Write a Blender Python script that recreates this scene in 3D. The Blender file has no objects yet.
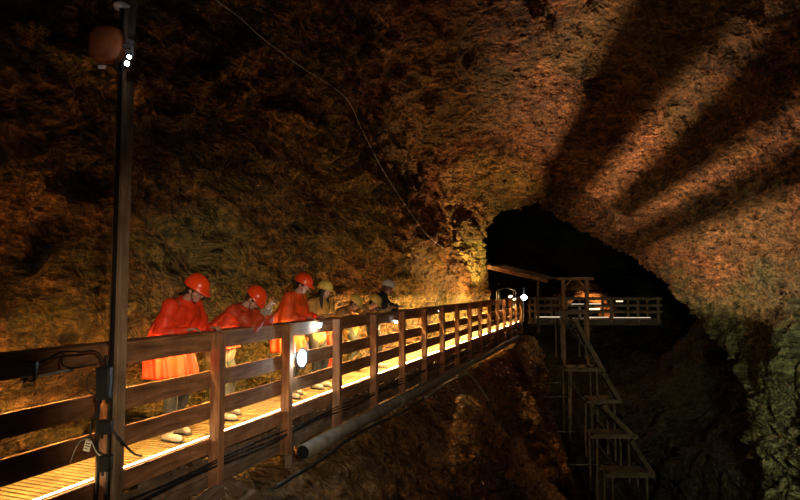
import bpy, bmesh, math, random
import numpy as np
from mathutils import Vector, Matrix, noise, Euler
random.seed(7)
PI = math.pi
C = bpy.context.scene.collection
sc = bpy.context.scene
F = 600.0
CAMZ = 1.62
PITCH = math.atan(37/600)
TH = math.atan(212/600)
ST, CT = math.sin(TH), math.cos(TH)

# ---------------------------------------------------------------- helpers
def at(px, py, Y):
    """world point on the sight line of photo position px,py at distance Y in front"""
    x = (px-400)/F; z = -(py-250)/F
    c, s = math.cos(PITCH), math.sin(PITCH)
    d = Vector((x, c - z*s, s + z*c))
    return Vector((0, 0, CAMZ)) + d*(Y/d.y)
def W(Y, o, z):
    """walkway coordinates: Y = distance where the rail plane is met, o = metres inward from the rail"""
    t = Y/CT
    return Vector((-4.33 + t*ST - o*CT, t*CT + o*ST, z))
def WL(t, o, z):
    return Vector((-4.33 + t*ST - o*CT, t*CT + o*ST, z))
def T(Y): return Y/CT

def link(name, me, mat=None, parent=None, loc=None, rot=None):
    o = bpy.data.objects.new(name, me); C.objects.link(o)
    if mat is not None:
        me.materials.append(mat)
    if parent is not None: o.parent = parent
    if loc is not None: o.location = loc
    if rot is not None: o.rotation_euler = rot
    return o
def obj(name, bm, mat, parent=None, loc=None, rot=None, smooth=False):
    me = bpy.data.meshes.new(name)
    bmesh.ops.recalc_face_normals(bm, faces=bm.faces)
    bm.to_mesh(me); bm.free()
    if smooth:
        for p in me.polygons: p.use_smooth = True
    return link(name, me, mat, parent, loc, rot)
def tag(o, label=None, cat=None, group=None, kind=None):
    if label: o['label'] = label
    if cat: o['category'] = cat
    if group: o['group'] = group
    if kind: o['kind'] = kind
    return o
def thing(name, label, cat, loc=(0,0,0), rotz=0, group=None, rot=None):
    o = bpy.data.objects.new(name, None); C.objects.link(o)
    o.location = loc; o.rotation_euler = rot if rot else (0, 0, rotz)
    o.empty_display_size = .1
    return tag(o, label, cat, group)
def dup(root, loc, rot=None, label=None):
    r = root.copy(); C.objects.link(r); r.location = loc
    if rot is not None: r.rotation_euler = rot
    if label: r['label'] = label
    for ch in list(root.children):
        c = ch.copy(); C.objects.link(c); c.parent = r
        for g in list(ch.children):
            d = g.copy(); C.objects.link(d); d.parent = c
    return r

def bx(bm, sx, sy, sz, loc=(0,0,0), rot=None, bev=0.0):
    M = Matrix.Translation(loc)
    if rot is not None: M = M @ Euler(rot).to_matrix().to_4x4()
    M = M @ Matrix.Diagonal((sx, sy, sz, 1))
    r = bmesh.ops.create_cube(bm, size=1, matrix=M)
    if bev:
        es = list({e for v in r['verts'] for e in v.link_edges})
        bmesh.ops.bevel(bm, geom=es, offset=bev, segments=2, affect='EDGES', profile=.5)
def board(name, sx, sy, sz, mat, parent, loc, rot=(0,0,0), bev=.006, warp=.004):
    """a plank lying along its own x, with slightly irregular faces"""
    bm = bmesh.new()
    bx(bm, sx, sy, sz, bev=bev)
    n = max(2, int(sx/.35))
    for i in range(1, n):
        x = -sx/2 + sx*i/n
        bmesh.ops.bisect_plane(bm, geom=bm.verts[:]+bm.edges[:]+bm.faces[:], plane_co=(x,0,0), plane_no=(1,0,0))
    sd = random.uniform(0, 100)
    for v in bm.verts:
        q = Vector((v.co.x*1.3+sd, sd, 0))
        v.co.z += warp*noise.noise(q)*2; v.co.y += warp*noise.noise(q+Vector((5,7,1)))
        v.co.z += .25*warp*noise.noise(v.co*9+Vector((sd,0,0)))
    return obj(name, bm, mat, parent, loc, rot)
def smooth_path(pts, n=6):
    pts = [Vector(p) for p in pts]
    if len(pts) < 3: return pts
    out = []
    for i in range(len(pts)-1):
        p0 = pts[max(i-1,0)]; p1 = pts[i]; p2 = pts[i+1]; p3 = pts[min(i+2,len(pts)-1)]
        for k in range(n):
            t = k/n
            out.append(.5*((2*p1)+(p2-p0)*t+(2*p0-5*p1+4*p2-p3)*t*t+(3*p1-p0-3*p2+p3)*t**3))
    out.append(pts[-1]); return out
def tube_bm(bm, pts, r, seg=8, smooth=True, r2=None):
    P = smooth_path(pts) if smooth else [Vector(p) for p in pts]
    rings = []
    up = Vector((0,0,1))
    for i, p in enumerate(P):
        d = (P[min(i+1,len(P)-1)]-P[max(i-1,0)]).normalized()
        a = d.cross(up)
        if a.length < .05: a = d.cross(Vector((0,1,0)))
        a.normalize(); b = a.cross(d).normalized()
        rr = r if r2 is None else r+(r2-r)*i/(len(P)-1)
        rings.append([bm.verts.new(p+rr*(a*math.cos(2*PI*k/seg)+b*math.sin(2*PI*k/seg))) for k in range(seg)])
    for i in range(len(rings)-1):
        for k in range(seg):
            bm.faces.new((rings[i][k], rings[i][(k+1)%seg], rings[i+1][(k+1)%seg], rings[i+1][k]))
    bm.faces.new(rings[0]); bm.faces.new(rings[-1])
def tube(name, pts, r, mat, parent=None, seg=8, smooth=True):
    bm = bmesh.new(); tube_bm(bm, pts, r, seg, smooth)
    return obj(name, bm, mat, parent, smooth=True)
def lathe_bm(bm, prof, seg=24, M=Matrix()):
    """prof = [(radius, x)], spun about local x"""
    rings = []
    for r, x in prof:
        rings.append([bm.verts.new(M @ Vector((x, r*math.cos(2*PI*k/seg), r*math.sin(2*PI*k/seg)))) for k in range(seg)])
    for i in range(len(rings)-1):
        for k in range(seg):
            bm.faces.new((rings[i][k], rings[i][(k+1)%seg], rings[i+1][(k+1)%seg], rings[i+1][k]))
    bm.faces.new(rings[0]); bm.faces.new(rings[-1])

# ---------------------------------------------------------------- materials
def newmat(name):
    m = bpy.data.materials.new(name); m.use_nodes = True
    nt = m.node_tree; b = nt.nodes['Principled BSDF']
    return m, nt, b
def N(nt, t, **kw):
    n = nt.nodes.new(t)
    for k, v in kw.items():
        if k in n.inputs: n.inputs[k].default_value = v
        else: setattr(n, k, v)
    return n
def ramp(nt, fac, stops):
    r = nt.nodes.new('ShaderNodeValToRGB')
    el = r.color_ramp.elements
    while len(el) < len(stops): el.new(.5)
    for e, (p, c) in zip(el, stops):
        e.position = p; e.color = (*c, 1)
    nt.links.new(fac, r.inputs['Fac']); return r.outputs['Color']
def mix(nt, fac, a, b, mode='MIX'):
    m = nt.nodes.new('ShaderNodeMix'); m.data_type = 'RGBA'; m.blend_type = mode
    if isinstance(fac, float): m.inputs[0].default_value = fac
    else: nt.links.new(fac, m.inputs[0])
    for s, v in ((6, a), (7, b)):
        if isinstance(v, tuple): m.inputs[s].default_value = (*v, 1)
        else: nt.links.new(v, m.inputs[s])
    return m.outputs[2]
def math_(nt, op, a, b=None):
    m = nt.nodes.new('ShaderNodeMath'); m.operation = op
    for i, v in enumerate((a, b)):
        if v is None: continue
        if isinstance(v, (int, float)): m.inputs[i].default_value = v
        else: nt.links.new(v, m.inputs[i])
    return m.outputs[0]

def rock_mat(name, stops, accent, green=(.05,.07,.025), green_amt=.5, scale=1.0, bump=.35, rough=.62, strata=(0,0,0), wet=.5, moss=False):
    m, nt, b = newmat(name)
    tc = N(nt, 'ShaderNodeTexCoord')
    mp = N(nt, 'ShaderNodeMapping'); mp.inputs['Rotation'].default_value = strata
    mp.inputs['Scale'].default_value = (scale, scale, scale*2.2)
    nt.links.new(tc.outputs['Object'], mp.inputs['Vector'])
    v = mp.outputs[0]
    def nz(sc_, det=6, rg=.6, dist=0.0, vec=None):
        n = N(nt, 'ShaderNodeTexNoise', Scale=sc_, Detail=float(det), Roughness=rg, Distortion=dist)
        nt.links.new(vec if vec is not None else v, n.inputs['Vector']); return n.outputs['Fac']
    n1 = nz(.35, 8, .65, .3); n2 = nz(2.3, 9, .72, .3); n3 = nz(.18, 5, .6, .5); n4 = nz(7.0, 6, .7, .2)
    col = ramp(nt, n2, stops)
    big = ramp(nt, n1, [(.38, (.35,.33,.32)), (.62, (1.25,1.15,1.0))])
    col = mix(nt, 1.0, col, big, 'MULTIPLY')
    am = ramp(nt, n4, [(.5, (0,0,0)), (.66, (1,1,1))])
    col = mix(nt, math_(nt, 'MULTIPLY', am, .5), col, accent)
    gm = ramp(nt, n3, [(.46, (0,0,0)), (.58, (1,1,1))])
    col = mix(nt, math_(nt, 'MULTIPLY', gm, green_amt), col, green)
    if moss:      # algae on the damp lower flank of the right-hand rock
        ge = N(nt, 'ShaderNodeNewGeometry'); sx_ = N(nt, 'ShaderNodeSeparateXYZ'); nt.links.new(ge.outputs['Position'], sx_.inputs[0])
        hz = math_(nt, 'ADD', sx_.outputs['Z'], math_(nt, 'MULTIPLY', math_(nt, 'SUBTRACT', n1, .5), 5.0))
        hz = math_(nt, 'ADD', hz, math_(nt, 'MULTIPLY', math_(nt, 'SUBTRACT', n2, .5), 2.5))
        mr = N(nt, 'ShaderNodeMapRange'); mr.inputs['From Min'].default_value = 2.6; mr.inputs['From Max'].default_value = .8
        nt.links.new(hz, mr.inputs['Value'])
        mx_ = N(nt, 'ShaderNodeMapRange'); mx_.inputs['From Min'].default_value = 6.5; mx_.inputs['From Max'].default_value = 8.5
        nt.links.new(sx_.outputs['X'], mx_.inputs['Value'])
        gcol = ramp(nt, n2, [(.30, (.03,.03,.014)), (.47, (.12,.115,.05)), (.6, (.22,.21,.10)), (.74, (.38,.35,.22))])
        col = mix(nt, math_(nt, 'MULTIPLY', math_(nt, 'MULTIPLY', mr.outputs[0], mx_.outputs[0]), .9), col, gcol)
    # cracked, splintered relief
    def ridged(sc_, det, vec):
        n = N(nt, 'ShaderNodeTexNoise'); n.noise_type = 'RIDGED_MULTIFRACTAL'
        n.inputs['Scale'].default_value = sc_; n.inputs['Detail'].default_value = det; n.inputs['Roughness'].default_value = .55
        n.inputs['Lacunarity'].default_value = 2.2; n.inputs['Offset'].default_value = .9; n.inputs['Gain'].default_value = 1.6
        n.inputs['Distortion'].default_value = .06
        nt.links.new(vec, n.inputs['Vector']); return n.outputs['Fac']
    mp2 = N(nt, 'ShaderNodeMapping'); mp2.inputs['Rotation'].default_value = (strata[0]+.9, strata[1]-.4, strata[2]+.6)
    mp2.inputs['Scale'].default_value = (scale*.9, scale*1.5, scale)
    nt.links.new(tc.outputs['Object'], mp2.inputs['Vector'])
    r1 = ridged(.9, 6.0, v); r2 = ridged(1.6, 6.0, mp2.outputs[0])
    vo = N(nt, 'ShaderNodeTexVoronoi', Scale=2.6, feature='F1', distance='CHEBYCHEV', Randomness=1.0)
    nt.links.new(mp2.outputs[0], vo.inputs['Vector'])
    h = math_(nt, 'ADD', math_(nt, 'MULTIPLY', r1, .6), math_(nt, 'MULTIPLY', r2, .26))
    h = math_(nt, 'ADD', h, math_(nt, 'MULTIPLY', vo.outputs['Distance'], .5))
    h = math_(nt, 'ADD', h, math_(nt, 'MULTIPLY', n4, .18))
    r3 = ridged(5.5, 5.0, mp2.outputs[0]); r4 = ridged(4.0, 5.0, v)
    h = math_(nt, 'ADD', h, math_(nt, 'MULTIPLY', r3, .11)); h = math_(nt, 'ADD', h, math_(nt, 'MULTIPLY', r4, .12))
    crack = ramp(nt, r4, [(.12, (.22,.2,.18)), (.42, (1,1,1))]); crack2 = ramp(nt, r2, [(.08, (.28,.25,.22)), (.35, (1,1,1))])
    crack3 = ramp(nt, r1, [(.10, (.35,.32,.3)), (.30, (1,1,1))])
    col = mix(nt, .85, col, crack3, 'MULTIPLY')
    vein = ramp(nt, r3, [(.8, (1,1,1)), (1.0, (1.7,1.6,1.4))])
    col = mix(nt, 1.0, mix(nt, .85, mix(nt, .85, col, crack, 'MULTIPLY'), crack2, 'MULTIPLY'), vein, 'MULTIPLY')
    nt.links.new(col, b.inputs['Base Color'])
    bp = N(nt, 'ShaderNodeBump', Strength=1.0, Distance=bump)
    nt.links.new(h, bp.inputs['Height']); nt.links.new(bp.outputs[0], b.inputs['Normal'])
    rr = ramp(nt, n2, [(.3, (rough-.25*wet,)*3), (.7, (rough+.2,)*3)])
    nt.links.new(rr, b.inputs['Roughness'])
    b.inputs['Specular IOR Level'].default_value = .35
    return m
def wood_mat(name, dark, light, rough=.75):
    m, nt, b = newmat(name)
    tc = N(nt, 'ShaderNodeTexCoord'); mp = N(nt, 'ShaderNodeMapping')
    mp.inputs['Scale'].default_value = (1.0, 12, 12)
    nt.links.new(tc.outputs['Object'], mp.inputs['Vector'])
    oi = N(nt, 'ShaderNodeObjectInfo')
    va = nt.nodes.new('ShaderNodeVectorMath'); va.operation = 'ADD'
    nt.links.new(mp.outputs[0], va.inputs[0])
    sc_ = nt.nodes.new('ShaderNodeVectorMath'); sc_.operation = 'SCALE'; sc_.inputs[3].default_value = .37
    nt.links.new(oi.outputs['Location'], sc_.inputs[0]); nt.links.new(sc_.outputs[0], va.inputs[1])
    n = N(nt, 'ShaderNodeTexNoise', Scale=1.6, Detail=8.0, Roughness=.65, Distortion=.6)
    nt.links.new(va.outputs[0], n.inputs['Vector'])
    col = ramp(nt, n.outputs['Fac'], [(.3, dark), (.7, light)])
    n2 = N(nt, 'ShaderNodeTexNoise', Scale=3.0, Detail=4.0)
    nt.links.new(tc.outputs['Object'], n2.inputs['Vector'])
    st = ramp(nt, n2.outputs['Fac'], [(.35, (.45,.42,.4)), (.6, (1,1,1))])
    col = mix(nt, .8, col, st, 'MULTIPLY')
    nt.links.new(col, b.inputs['Base Color'])
    bp = N(nt, 'ShaderNodeBump', Strength=.5, Distance=.006)
    nt.links.new(n.outputs['Fac'], bp.inputs['Height']); nt.links.new(bp.outputs[0], b.inputs['Normal'])
    b.inputs['Roughness'].default_value = rough
    return m
def plain(name, col, rough=.6, metal=0.0, vary=.25, scale=8.0, bump=0.0):
    m, nt, b = newmat(name)
    tc = N(nt, 'ShaderNodeTexCoord')
    n = N(nt, 'ShaderNodeTexNoise', Scale=scale, Detail=5.0)
    nt.links.new(tc.outputs['Object'], n.inputs['Vector'])
    lo = tuple(c*(1-vary) for c in col); hi = tuple(min(1, c*(1+vary*.6)) for c in col)
    nt.links.new(ramp(nt, n.outputs['Fac'], [(.3, lo), (.7, hi)]), b.inputs['Base Color'])
    b.inputs['Roughness'].default_value = rough; b.inputs['Metallic'].default_value = metal
    if bump:
        bp = N(nt, 'ShaderNodeBump', Strength=1.0, Distance=bump)
        nt.links.new(n.outputs['Fac'], bp.inputs['Height']); nt.links.new(bp.outputs[0], b.inputs['Normal'])
    return m
def glow(name, col, strength):
    m, nt, b = newmat(name)
    b.inputs['Base Color'].default_value = (*col, 1)
    b.inputs['Emission Color'].default_value = (*col, 1)
    b.inputs['Emission Strength'].default_value = strength
    return m

M = {}
M['rock_left'] = rock_mat('rock_left', [(.32,(.025,.014,.007)), (.47,(.15,.08,.032)), (.58,(.36,.20,.07)), (.70,(.60,.41,.18))], (.45,.2,.07), green=(.22,.19,.05), green_amt=.55, bump=.26, strata=(.3,.5,.2))
M['rock_roof'] = rock_mat('rock_roof', [(.33,(.03,.015,.008)), (.47,(.17,.082,.042)), (.58,(.36,.18,.09)), (.72,(.58,.37,.22))], (.42,.2,.085), green=(.12,.11,.045), green_amt=.45, bump=.42, strata=(.5,.6,.3), moss=True)
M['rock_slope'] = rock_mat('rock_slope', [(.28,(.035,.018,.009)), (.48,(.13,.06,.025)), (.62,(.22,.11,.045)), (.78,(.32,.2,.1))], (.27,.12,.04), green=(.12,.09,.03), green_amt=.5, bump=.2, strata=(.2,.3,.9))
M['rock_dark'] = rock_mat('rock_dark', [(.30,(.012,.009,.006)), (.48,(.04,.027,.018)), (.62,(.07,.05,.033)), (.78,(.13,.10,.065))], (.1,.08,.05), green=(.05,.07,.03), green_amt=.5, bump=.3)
M['wood'] = wood_mat('railing_wood', (.17,.072,.032), (.56,.27,.12))
M['wood_grey'] = wood_mat('weathered_wood', (.10,.075,.05), (.30,.23,.16))
M['wood_dark'] = wood_mat('dark_wood', (.045,.028,.018), (.15,.095,.06))
M['wood_pole'] = wood_mat('pole_wood', (.17,.10,.06), (.50,.34,.20))
M['wood_mid'] = wood_mat('mid_brown_wood', (.09,.06,.04), (.30,.20,.13))
M['deck'] = wood_mat('deck_wood', (.40,.25,.09), (.70,.50,.24))
M['black'] = plain('black_rubber', (.012,.012,.013), .5)
M['box'] = plain('dark_plastic', (.009,.010,.011), .5)
M['metal'] = plain('dull_steel', (.25,.25,.26), .45, .8)
M['pipe'] = plain('grey_pipe', (.21,.19,.15), .6, 0, .5, 6, .004)
M['white'] = plain('white_plastic', (.75,.73,.68), .5)
M['brown'] = plain('brown_disc', (.34,.085,.02), .6)
M['strip'] = glow('warm_strip_glow', (1, .60, .18), 560)
M['strip3'] = glow('warm_strip_glow_mid', (1, .62, .2), 1000)
M['strip4'] = glow('warm_strip_glow_far', (1, .64, .22), 1900)
M['strip2'] = glow('pale_strip_glow', (1, .80, .46), 38)
M['cool'] = glow('cool_lamp_glow', (.78, .93, 1), 110)
M['coolsoft'] = glow('cool_strip_glow', (.9, .9, .85), 7)
M['warmlamp'] = glow('warm_lamp_glow', (1, .72, .38), 60)

# ---------------------------------------------------------------- rock surfaces
def catmull(P, n_out):
    """P (k, ..., 3) -> resample along axis 0"""
    k = P.shape[0]
    t = np.linspace(0, k-1, n_out); i = np.minimum(t.astype(int), k-2); f = (t-i)
    f = f.reshape((-1,)+(1,)*(P.ndim-1))
    p0 = P[np.maximum(i-1,0)]; p1 = P[i]; p2 = P[i+1]; p3 = P[np.minimum(i+2,k-1)]
    return .5*(2*p1+(p2-p0)*f+(2*p0-5*p1+4*p2-p3)*f**2+(3*p1-p0-3*p2+p3)*f**3)
def rock_disp(p, amp, strata):
    q = strata @ p
    a = noise.fractal(q*.20, 1.0, 2.1, 3)*1.1
    w1 = V((noise.noise(q*.5), noise.noise(q*.5+V((9,3,1))), noise.noise(q*.5+V((4,8,6)))))*.8
    u = q+w1
    # broad inclined facets: distance to the nearest cell in a stretched space, read as a tilted step
    d, pts = noise.voronoi(V((u.x*.35, u.y*.6, u.z*1.1)))
    c0 = pts[0]
    tilt = (noise.noise(c0*3.1), noise.noise(c0*3.1+V((7,1,2))), noise.noise(c0*3.1+V((2,5,9))))
    loc = V((u.x*.35, u.y*.6, u.z*1.1))-c0
    b = .55*noise.noise(c0*5.3)+(loc.x*tilt[0]+loc.y*tilt[1]+loc.z*tilt[2])*1.6 - .25*max(0, .12-(d[1]-d[0]))/.12
    r = (1-abs(noise.noise(V((u.x*.9, u.y*1.6, u.z*2.6)))*2))*.30
    r2 = (1-abs(noise.noise(V((u.x*2.4, u.y*3.6, u.z*4.6)))*2))*.17
    return amp*(a+b*.55+r+r2-.1)
V = Vector
def rock_surface(name, grid, nu, nv, mats, mat_at, amp_at, strata=(.5,.6,.3), label_parts=None):
    """grid[k][j] control points; returns object(s) split by column ranges in mat_at = [(name, j0, j1, material)]"""
    G = np.array([[tuple(p) for p in row] for row in grid], dtype=float)
    G = catmull(G, nu)                       # along stations
    G = np.swapaxes(catmull(np.swapaxes(G, 0, 1), nv), 0, 1)
    du = np.gradient(G, axis=0); dv = np.gradient(G, axis=1)
    nr = np.cross(du, dv); nr /= (np.linalg.norm(nr, axis=2, keepdims=True)+1e-9)
    S = Euler(strata).to_matrix()
    out = G.copy()
    ncol = len(grid[0])
    for i in range(nu):
        for j in range(nv):
            p = Vector(G[i, j]); am, sgn = amp_at(p, i/(nu-1), j/(nv-1)*(ncol-1))
            out[i, j] += nr[i, j]*sgn*rock_disp(p, am, S)
    objs = []
    for nm, j0, j1, mt in mat_at:
        a = int(round(j0/(ncol-1)*(nv-1))); b_ = int(round(j1/(ncol-1)*(nv-1)))
        sub = out[:, a:b_+1]; h, w = sub.shape[:2]
        me = bpy.data.meshes.new(nm)
        vs = [tuple(v) for v in sub.reshape(-1, 3)]
        fs = [(r*w+c, r*w+c+1, (r+1)*w+c+1, (r+1)*w+c) for r in range(h-1) for c in range(w-1)]
        me.from_pydata(vs, [], fs); me.update()
        for p in me.polygons: p.use_smooth = True
        o = link(nm, me, mt); o['kind'] = 'structure'; objs.append(o)
    return objs

V = Vector
def leftcols(Y, o2, z2, c3):
    return [W(Y, 1.8, -2.2), W(Y, 1.56, 0.0), W(Y, o2, z2), c3]
A = leftcols(28, 1.5, 1.9, at(478,240,28.3)) + [at(500,212,29.5), at(532,203,30), at(588,236,30), at(652,270,28.5), at(700,320,25), at(747,374,21), at(766,440,17.5), at(776,560,15)]
cen = V((9.5, 30, .5))
def push(row, dy, k, add):
    """the passage behind the arch, wider than its mouth"""
    r = []
    for n_, p in enumerate(row):
        d = (p-cen); d.y = 0
        g_ = (p.y+dy)/p.y
        q = V((p.x*g_, p.y+dy, (p.z-CAMZ)*g_+CAMZ))+d.normalized()*add
        if n_ < 4: q = p + V((-.35*dy-.2*add, dy, .1*dy if n_ > 1 else 0))
        r.append(q)
    return r
shell = [
    push(A, 26, 1.5, 4.0),
    push(A, 9, 1.3, 2.2),
    push(A, 1.8, 1.06, .9),
    A,
    leftcols(25.5, 1.5, 2.3, at(447,240,23)) + [at(452,196,25.5), at(522,158,26.5), at(606,185,26.5), at(682,232,25), at(738,288,22), at(778,345,18.5), at(806,440,15.5), at(822,560,13)],
    leftcols(20, 1.6, 2.4, at(418,222,18.5)) + [at(395,150,20.5), at(480,80,20.5), at(620,70,20), at(735,140,18.5), at(805,240,16.5), at(850,330,14), at(890,450,12), at(920,640,10.5)],
    leftcols(13, 1.8, 3.0, at(345,98,12.8)) + [at(370,0,13.8), at(480,-90,13.5), at(640,-110,13), at(820,10,12), at(930,180,11), at(1000,330,10), at(1040,480,9), at(1080,760,8)],
    leftcols(7, 1.9, 3.2, V((-3.9,7.2,6.6))) + [V((-1.5,7,9.2)), V((2.5,7,10.8)), V((6,7,9.8)), V((8.6,7,7.5)), V((9.6,7,4.5)), V((9.8,7,1)), V((9.6,6.5,-2.5)), V((9,6,-8))],
    leftcols(0, 1.9, 3.2, V((-6.9,0,7.2))) + [V((-4,0,10.4)), V((1,0,12.4)), V((6,0,11.3)), V((9.6,0,8)), V((10.8,0,4.5)), V((11,0,1)), V((10.8,0,-2.5)), V((10.2,0,-8))],
    leftcols(-9, 1.9, 3.2, V((-9.5,-9,7.2))) + [V((-6,-9,10.4)), V((0,-9,12.4)), V((6,-9,11.3)), V((10.2,-9,8)), V((11.6,-9,4.5)), V((12,-9,1)), V((11.6,-9,-2.5)), V((11,-9,-8))],
]
def amp_shell(p, u, j):
    a = .62
    if j < 1.6: a = .42
    elif j < 3: a = .42+.2*(j-1.6)/1.4
    if p.y > 30: a *= 1.2
    return a, 1.0
# the surface normals: make sure relief bulges into the chamber (sign only changes the look)
walls = rock_surface('shell', shell, 600, 460, None,
    [('wall_left', 0, 3, M['rock_left']), ('ceiling', 3, 7.95, M['rock_roof']), ('wall_right', 7.95, 11, M['rock_roof'])], amp_shell)

# lower rock slope under the walkway
prof = [(1.9,-1.0), (1.2,-.85), (.35,-.75), (-.25,-1.0), (-.9,-1.9), (-1.6,-3.1), (-2.3,-5.0), (-3.0,-9.0)]
slope = []
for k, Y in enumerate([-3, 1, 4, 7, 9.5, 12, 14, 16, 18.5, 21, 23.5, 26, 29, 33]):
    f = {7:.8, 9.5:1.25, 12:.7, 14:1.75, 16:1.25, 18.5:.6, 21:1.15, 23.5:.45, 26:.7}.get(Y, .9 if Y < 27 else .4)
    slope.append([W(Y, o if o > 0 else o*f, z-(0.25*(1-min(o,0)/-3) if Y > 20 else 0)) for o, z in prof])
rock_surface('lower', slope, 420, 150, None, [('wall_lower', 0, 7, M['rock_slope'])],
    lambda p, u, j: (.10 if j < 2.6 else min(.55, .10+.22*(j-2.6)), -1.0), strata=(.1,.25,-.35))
# chasm floor and the rubble bank on the right
ch = []
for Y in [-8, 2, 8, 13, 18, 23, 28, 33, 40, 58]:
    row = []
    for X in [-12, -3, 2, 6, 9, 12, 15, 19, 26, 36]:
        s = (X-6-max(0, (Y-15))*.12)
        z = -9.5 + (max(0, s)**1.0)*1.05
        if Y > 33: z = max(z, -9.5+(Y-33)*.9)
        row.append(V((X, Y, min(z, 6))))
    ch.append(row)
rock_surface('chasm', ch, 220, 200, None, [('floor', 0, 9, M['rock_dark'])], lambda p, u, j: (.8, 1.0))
# end of the dark passage
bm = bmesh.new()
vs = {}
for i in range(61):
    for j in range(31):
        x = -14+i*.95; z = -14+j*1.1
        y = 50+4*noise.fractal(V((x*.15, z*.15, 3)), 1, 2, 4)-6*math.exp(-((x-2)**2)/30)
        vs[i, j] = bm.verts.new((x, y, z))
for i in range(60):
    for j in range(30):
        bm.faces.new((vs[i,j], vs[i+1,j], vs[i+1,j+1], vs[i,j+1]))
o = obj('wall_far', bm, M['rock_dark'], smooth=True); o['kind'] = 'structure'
bm = bmesh.new()
vs = {}
for i in range(31):
    for j in range(31):
        x = -13+i*.95; z = -13+j*1.0
        vs[i, j] = bm.verts.new((x, -9+1.5*noise.fractal(V((x*.2, z*.2, 13)), 1, 2, 4), z))
for i in range(30):
    for j in range(30):
        bm.faces.new((vs[i,j], vs[i+1,j], vs[i+1,j+1], vs[i,j+1]))
o = obj('wall_back', bm, M['rock_left'], smooth=True); o['kind'] = 'structure'

# ---------------------------------------------------------------- walkway
WR = (0, 0, PI/2-TH)                 # walkway frame: local x along, local y inward
P0 = V((-4.33, 0, 0))
T0, T1 = T(1.5), T(29.4)
L = T1-T0
deck = thing('walkway', 'long raised plank walkway of narrow cross boards running along left rock wall', 'walkway', P0, WR[2])
bm = bmesh.new()
n = int(L/.068)
for i in range(n):
    t = T0+.034+i*.068
    bx(bm, .042, 1.26+random.uniform(-.02,.02), .03, (t, .66, -.015+random.uniform(-.002,.002)), (random.uniform(-.003,.003), 0, random.uniform(-.006,.006)))
o = obj('deck_boards', bm, M['deck'], deck)
for k, oo in enumerate((.12, .66, 1.2)):
    for s in range(7):
        ln = L/7
        board('joist', ln-.01, .09, .17, M['wood_dark'], deck, (T0+ln*(s+.5), oo, -.118))
# outer fascia packed with upright offcuts under the kick board
for s in range(14):
    ln = L/14
    bm = bmesh.new()
    x = -ln/2
    while x < ln/2:
        w = random.uniform(.05, .13)
        bx(bm, w-.008, .03, random.uniform(.17,.27), (x+w/2, random.uniform(-.01,.01), random.uniform(-.02,.02)), (random.uniform(-.06,.06), random.uniform(-.04,.04), 0))
        x += w
    obj('fascia_panel', bm, M['wood_mid'], deck, (T0+ln*(s+.5), .035, -.30))
for s in range(7):
    ln = L/7
    board('ledger_beam', ln-.02, .12, .12, M['wood_mid'], deck, (T0+ln*(s+.5), .06, -.47+random.uniform(-.02,.02)), warp=.012)

rail = thing('wooden_railing', 'rough sawn brown timber railing with four boards between square posts', 'railing', P0, WR[2])
postY = [5.05+1.425*k+{0:.07,1:.05}.get(k, 0) for k in range(-2, 17)]
posts = [T(y) for y in postY]
for k, t in enumerate(posts):
    bm = bmesh.new()
    sd = random.uniform(0, 50)
    hgt = 1.66 if k > 1 else 1.5
    dx = .13 if k != 8 else .12
    board('post', hgt, dx, .10, M['wood'], rail, (t, -.075, 1.13-hgt/2), (0, PI/2+random.uniform(-.008,.008), PI/2*0), bev=.008)
hts = [(1.034, .166), (.635, .185), (.315, .185), (-.07, .17)]
for k in range(0, len(posts)-1):
    a, b = posts[k], posts[k+1]
    for h, hh in hts:
        nm = 'kick_board' if h < 0 else 'rail_board'
        dz = random.uniform(-.008, .008)
        board(nm, b-a-.004, .042, hh+random.uniform(-.008,.008), M['wood'], rail, ((a+b)/2, 0, h+dz), (0, random.uniform(-.003,.003), 0))
for k in range(0, len(posts)-1, 2):
    a, b = posts[k], posts[min(k+2, len(posts)-1)]
    board('cap_board', b-a-.004, .23, .026, M['wood'], rail, ((a+b)/2, .085, 1.125), bev=.004)

# LED strips under the hand board, one per bay
def strip(t0, t1, label, y, z, mat, group):
    r = thing('led_strip', label, 'lamp', WL(t0, y, z), WR[2], group)
    ln = t1-t0
    bm = bmesh.new()
    if z > .5:
        bx(bm, ln, .026, .006, (ln/2, 0, .008)); bx(bm, ln, .003, .05, (ln/2, -.0145, -.014))  # outer lip added to keep strip light off the rail below
    else:
        bx(bm, ln, .018, .012, (ln/2, 0, -.008))
    obj('housing', bm, M['white'] if z > .5 else M['wood'], r)
    bm = bmesh.new(); bx(bm, ln-.02, .016, .005, (ln/2, 0, .002)); obj('diffuser', bm, mat, r)
for k in range(0, len(posts)-1):
    strip(posts[k]+.1, posts[k+1]-.1, 'warm yellow light strip fixed under the handrail, shining on deck and rock', .12, 1.0985, M['strip'] if k < 5 else (M['strip3'] if k < 7 else M['strip4']), 'warm light strips under the handrail')
    strip(posts[k]+.01, posts[k+1]-.01, 'pale light strip along the outer deck edge behind the kick board', .036, .022, M['strip2'], 'pale light strips along the deck edge')

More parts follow.
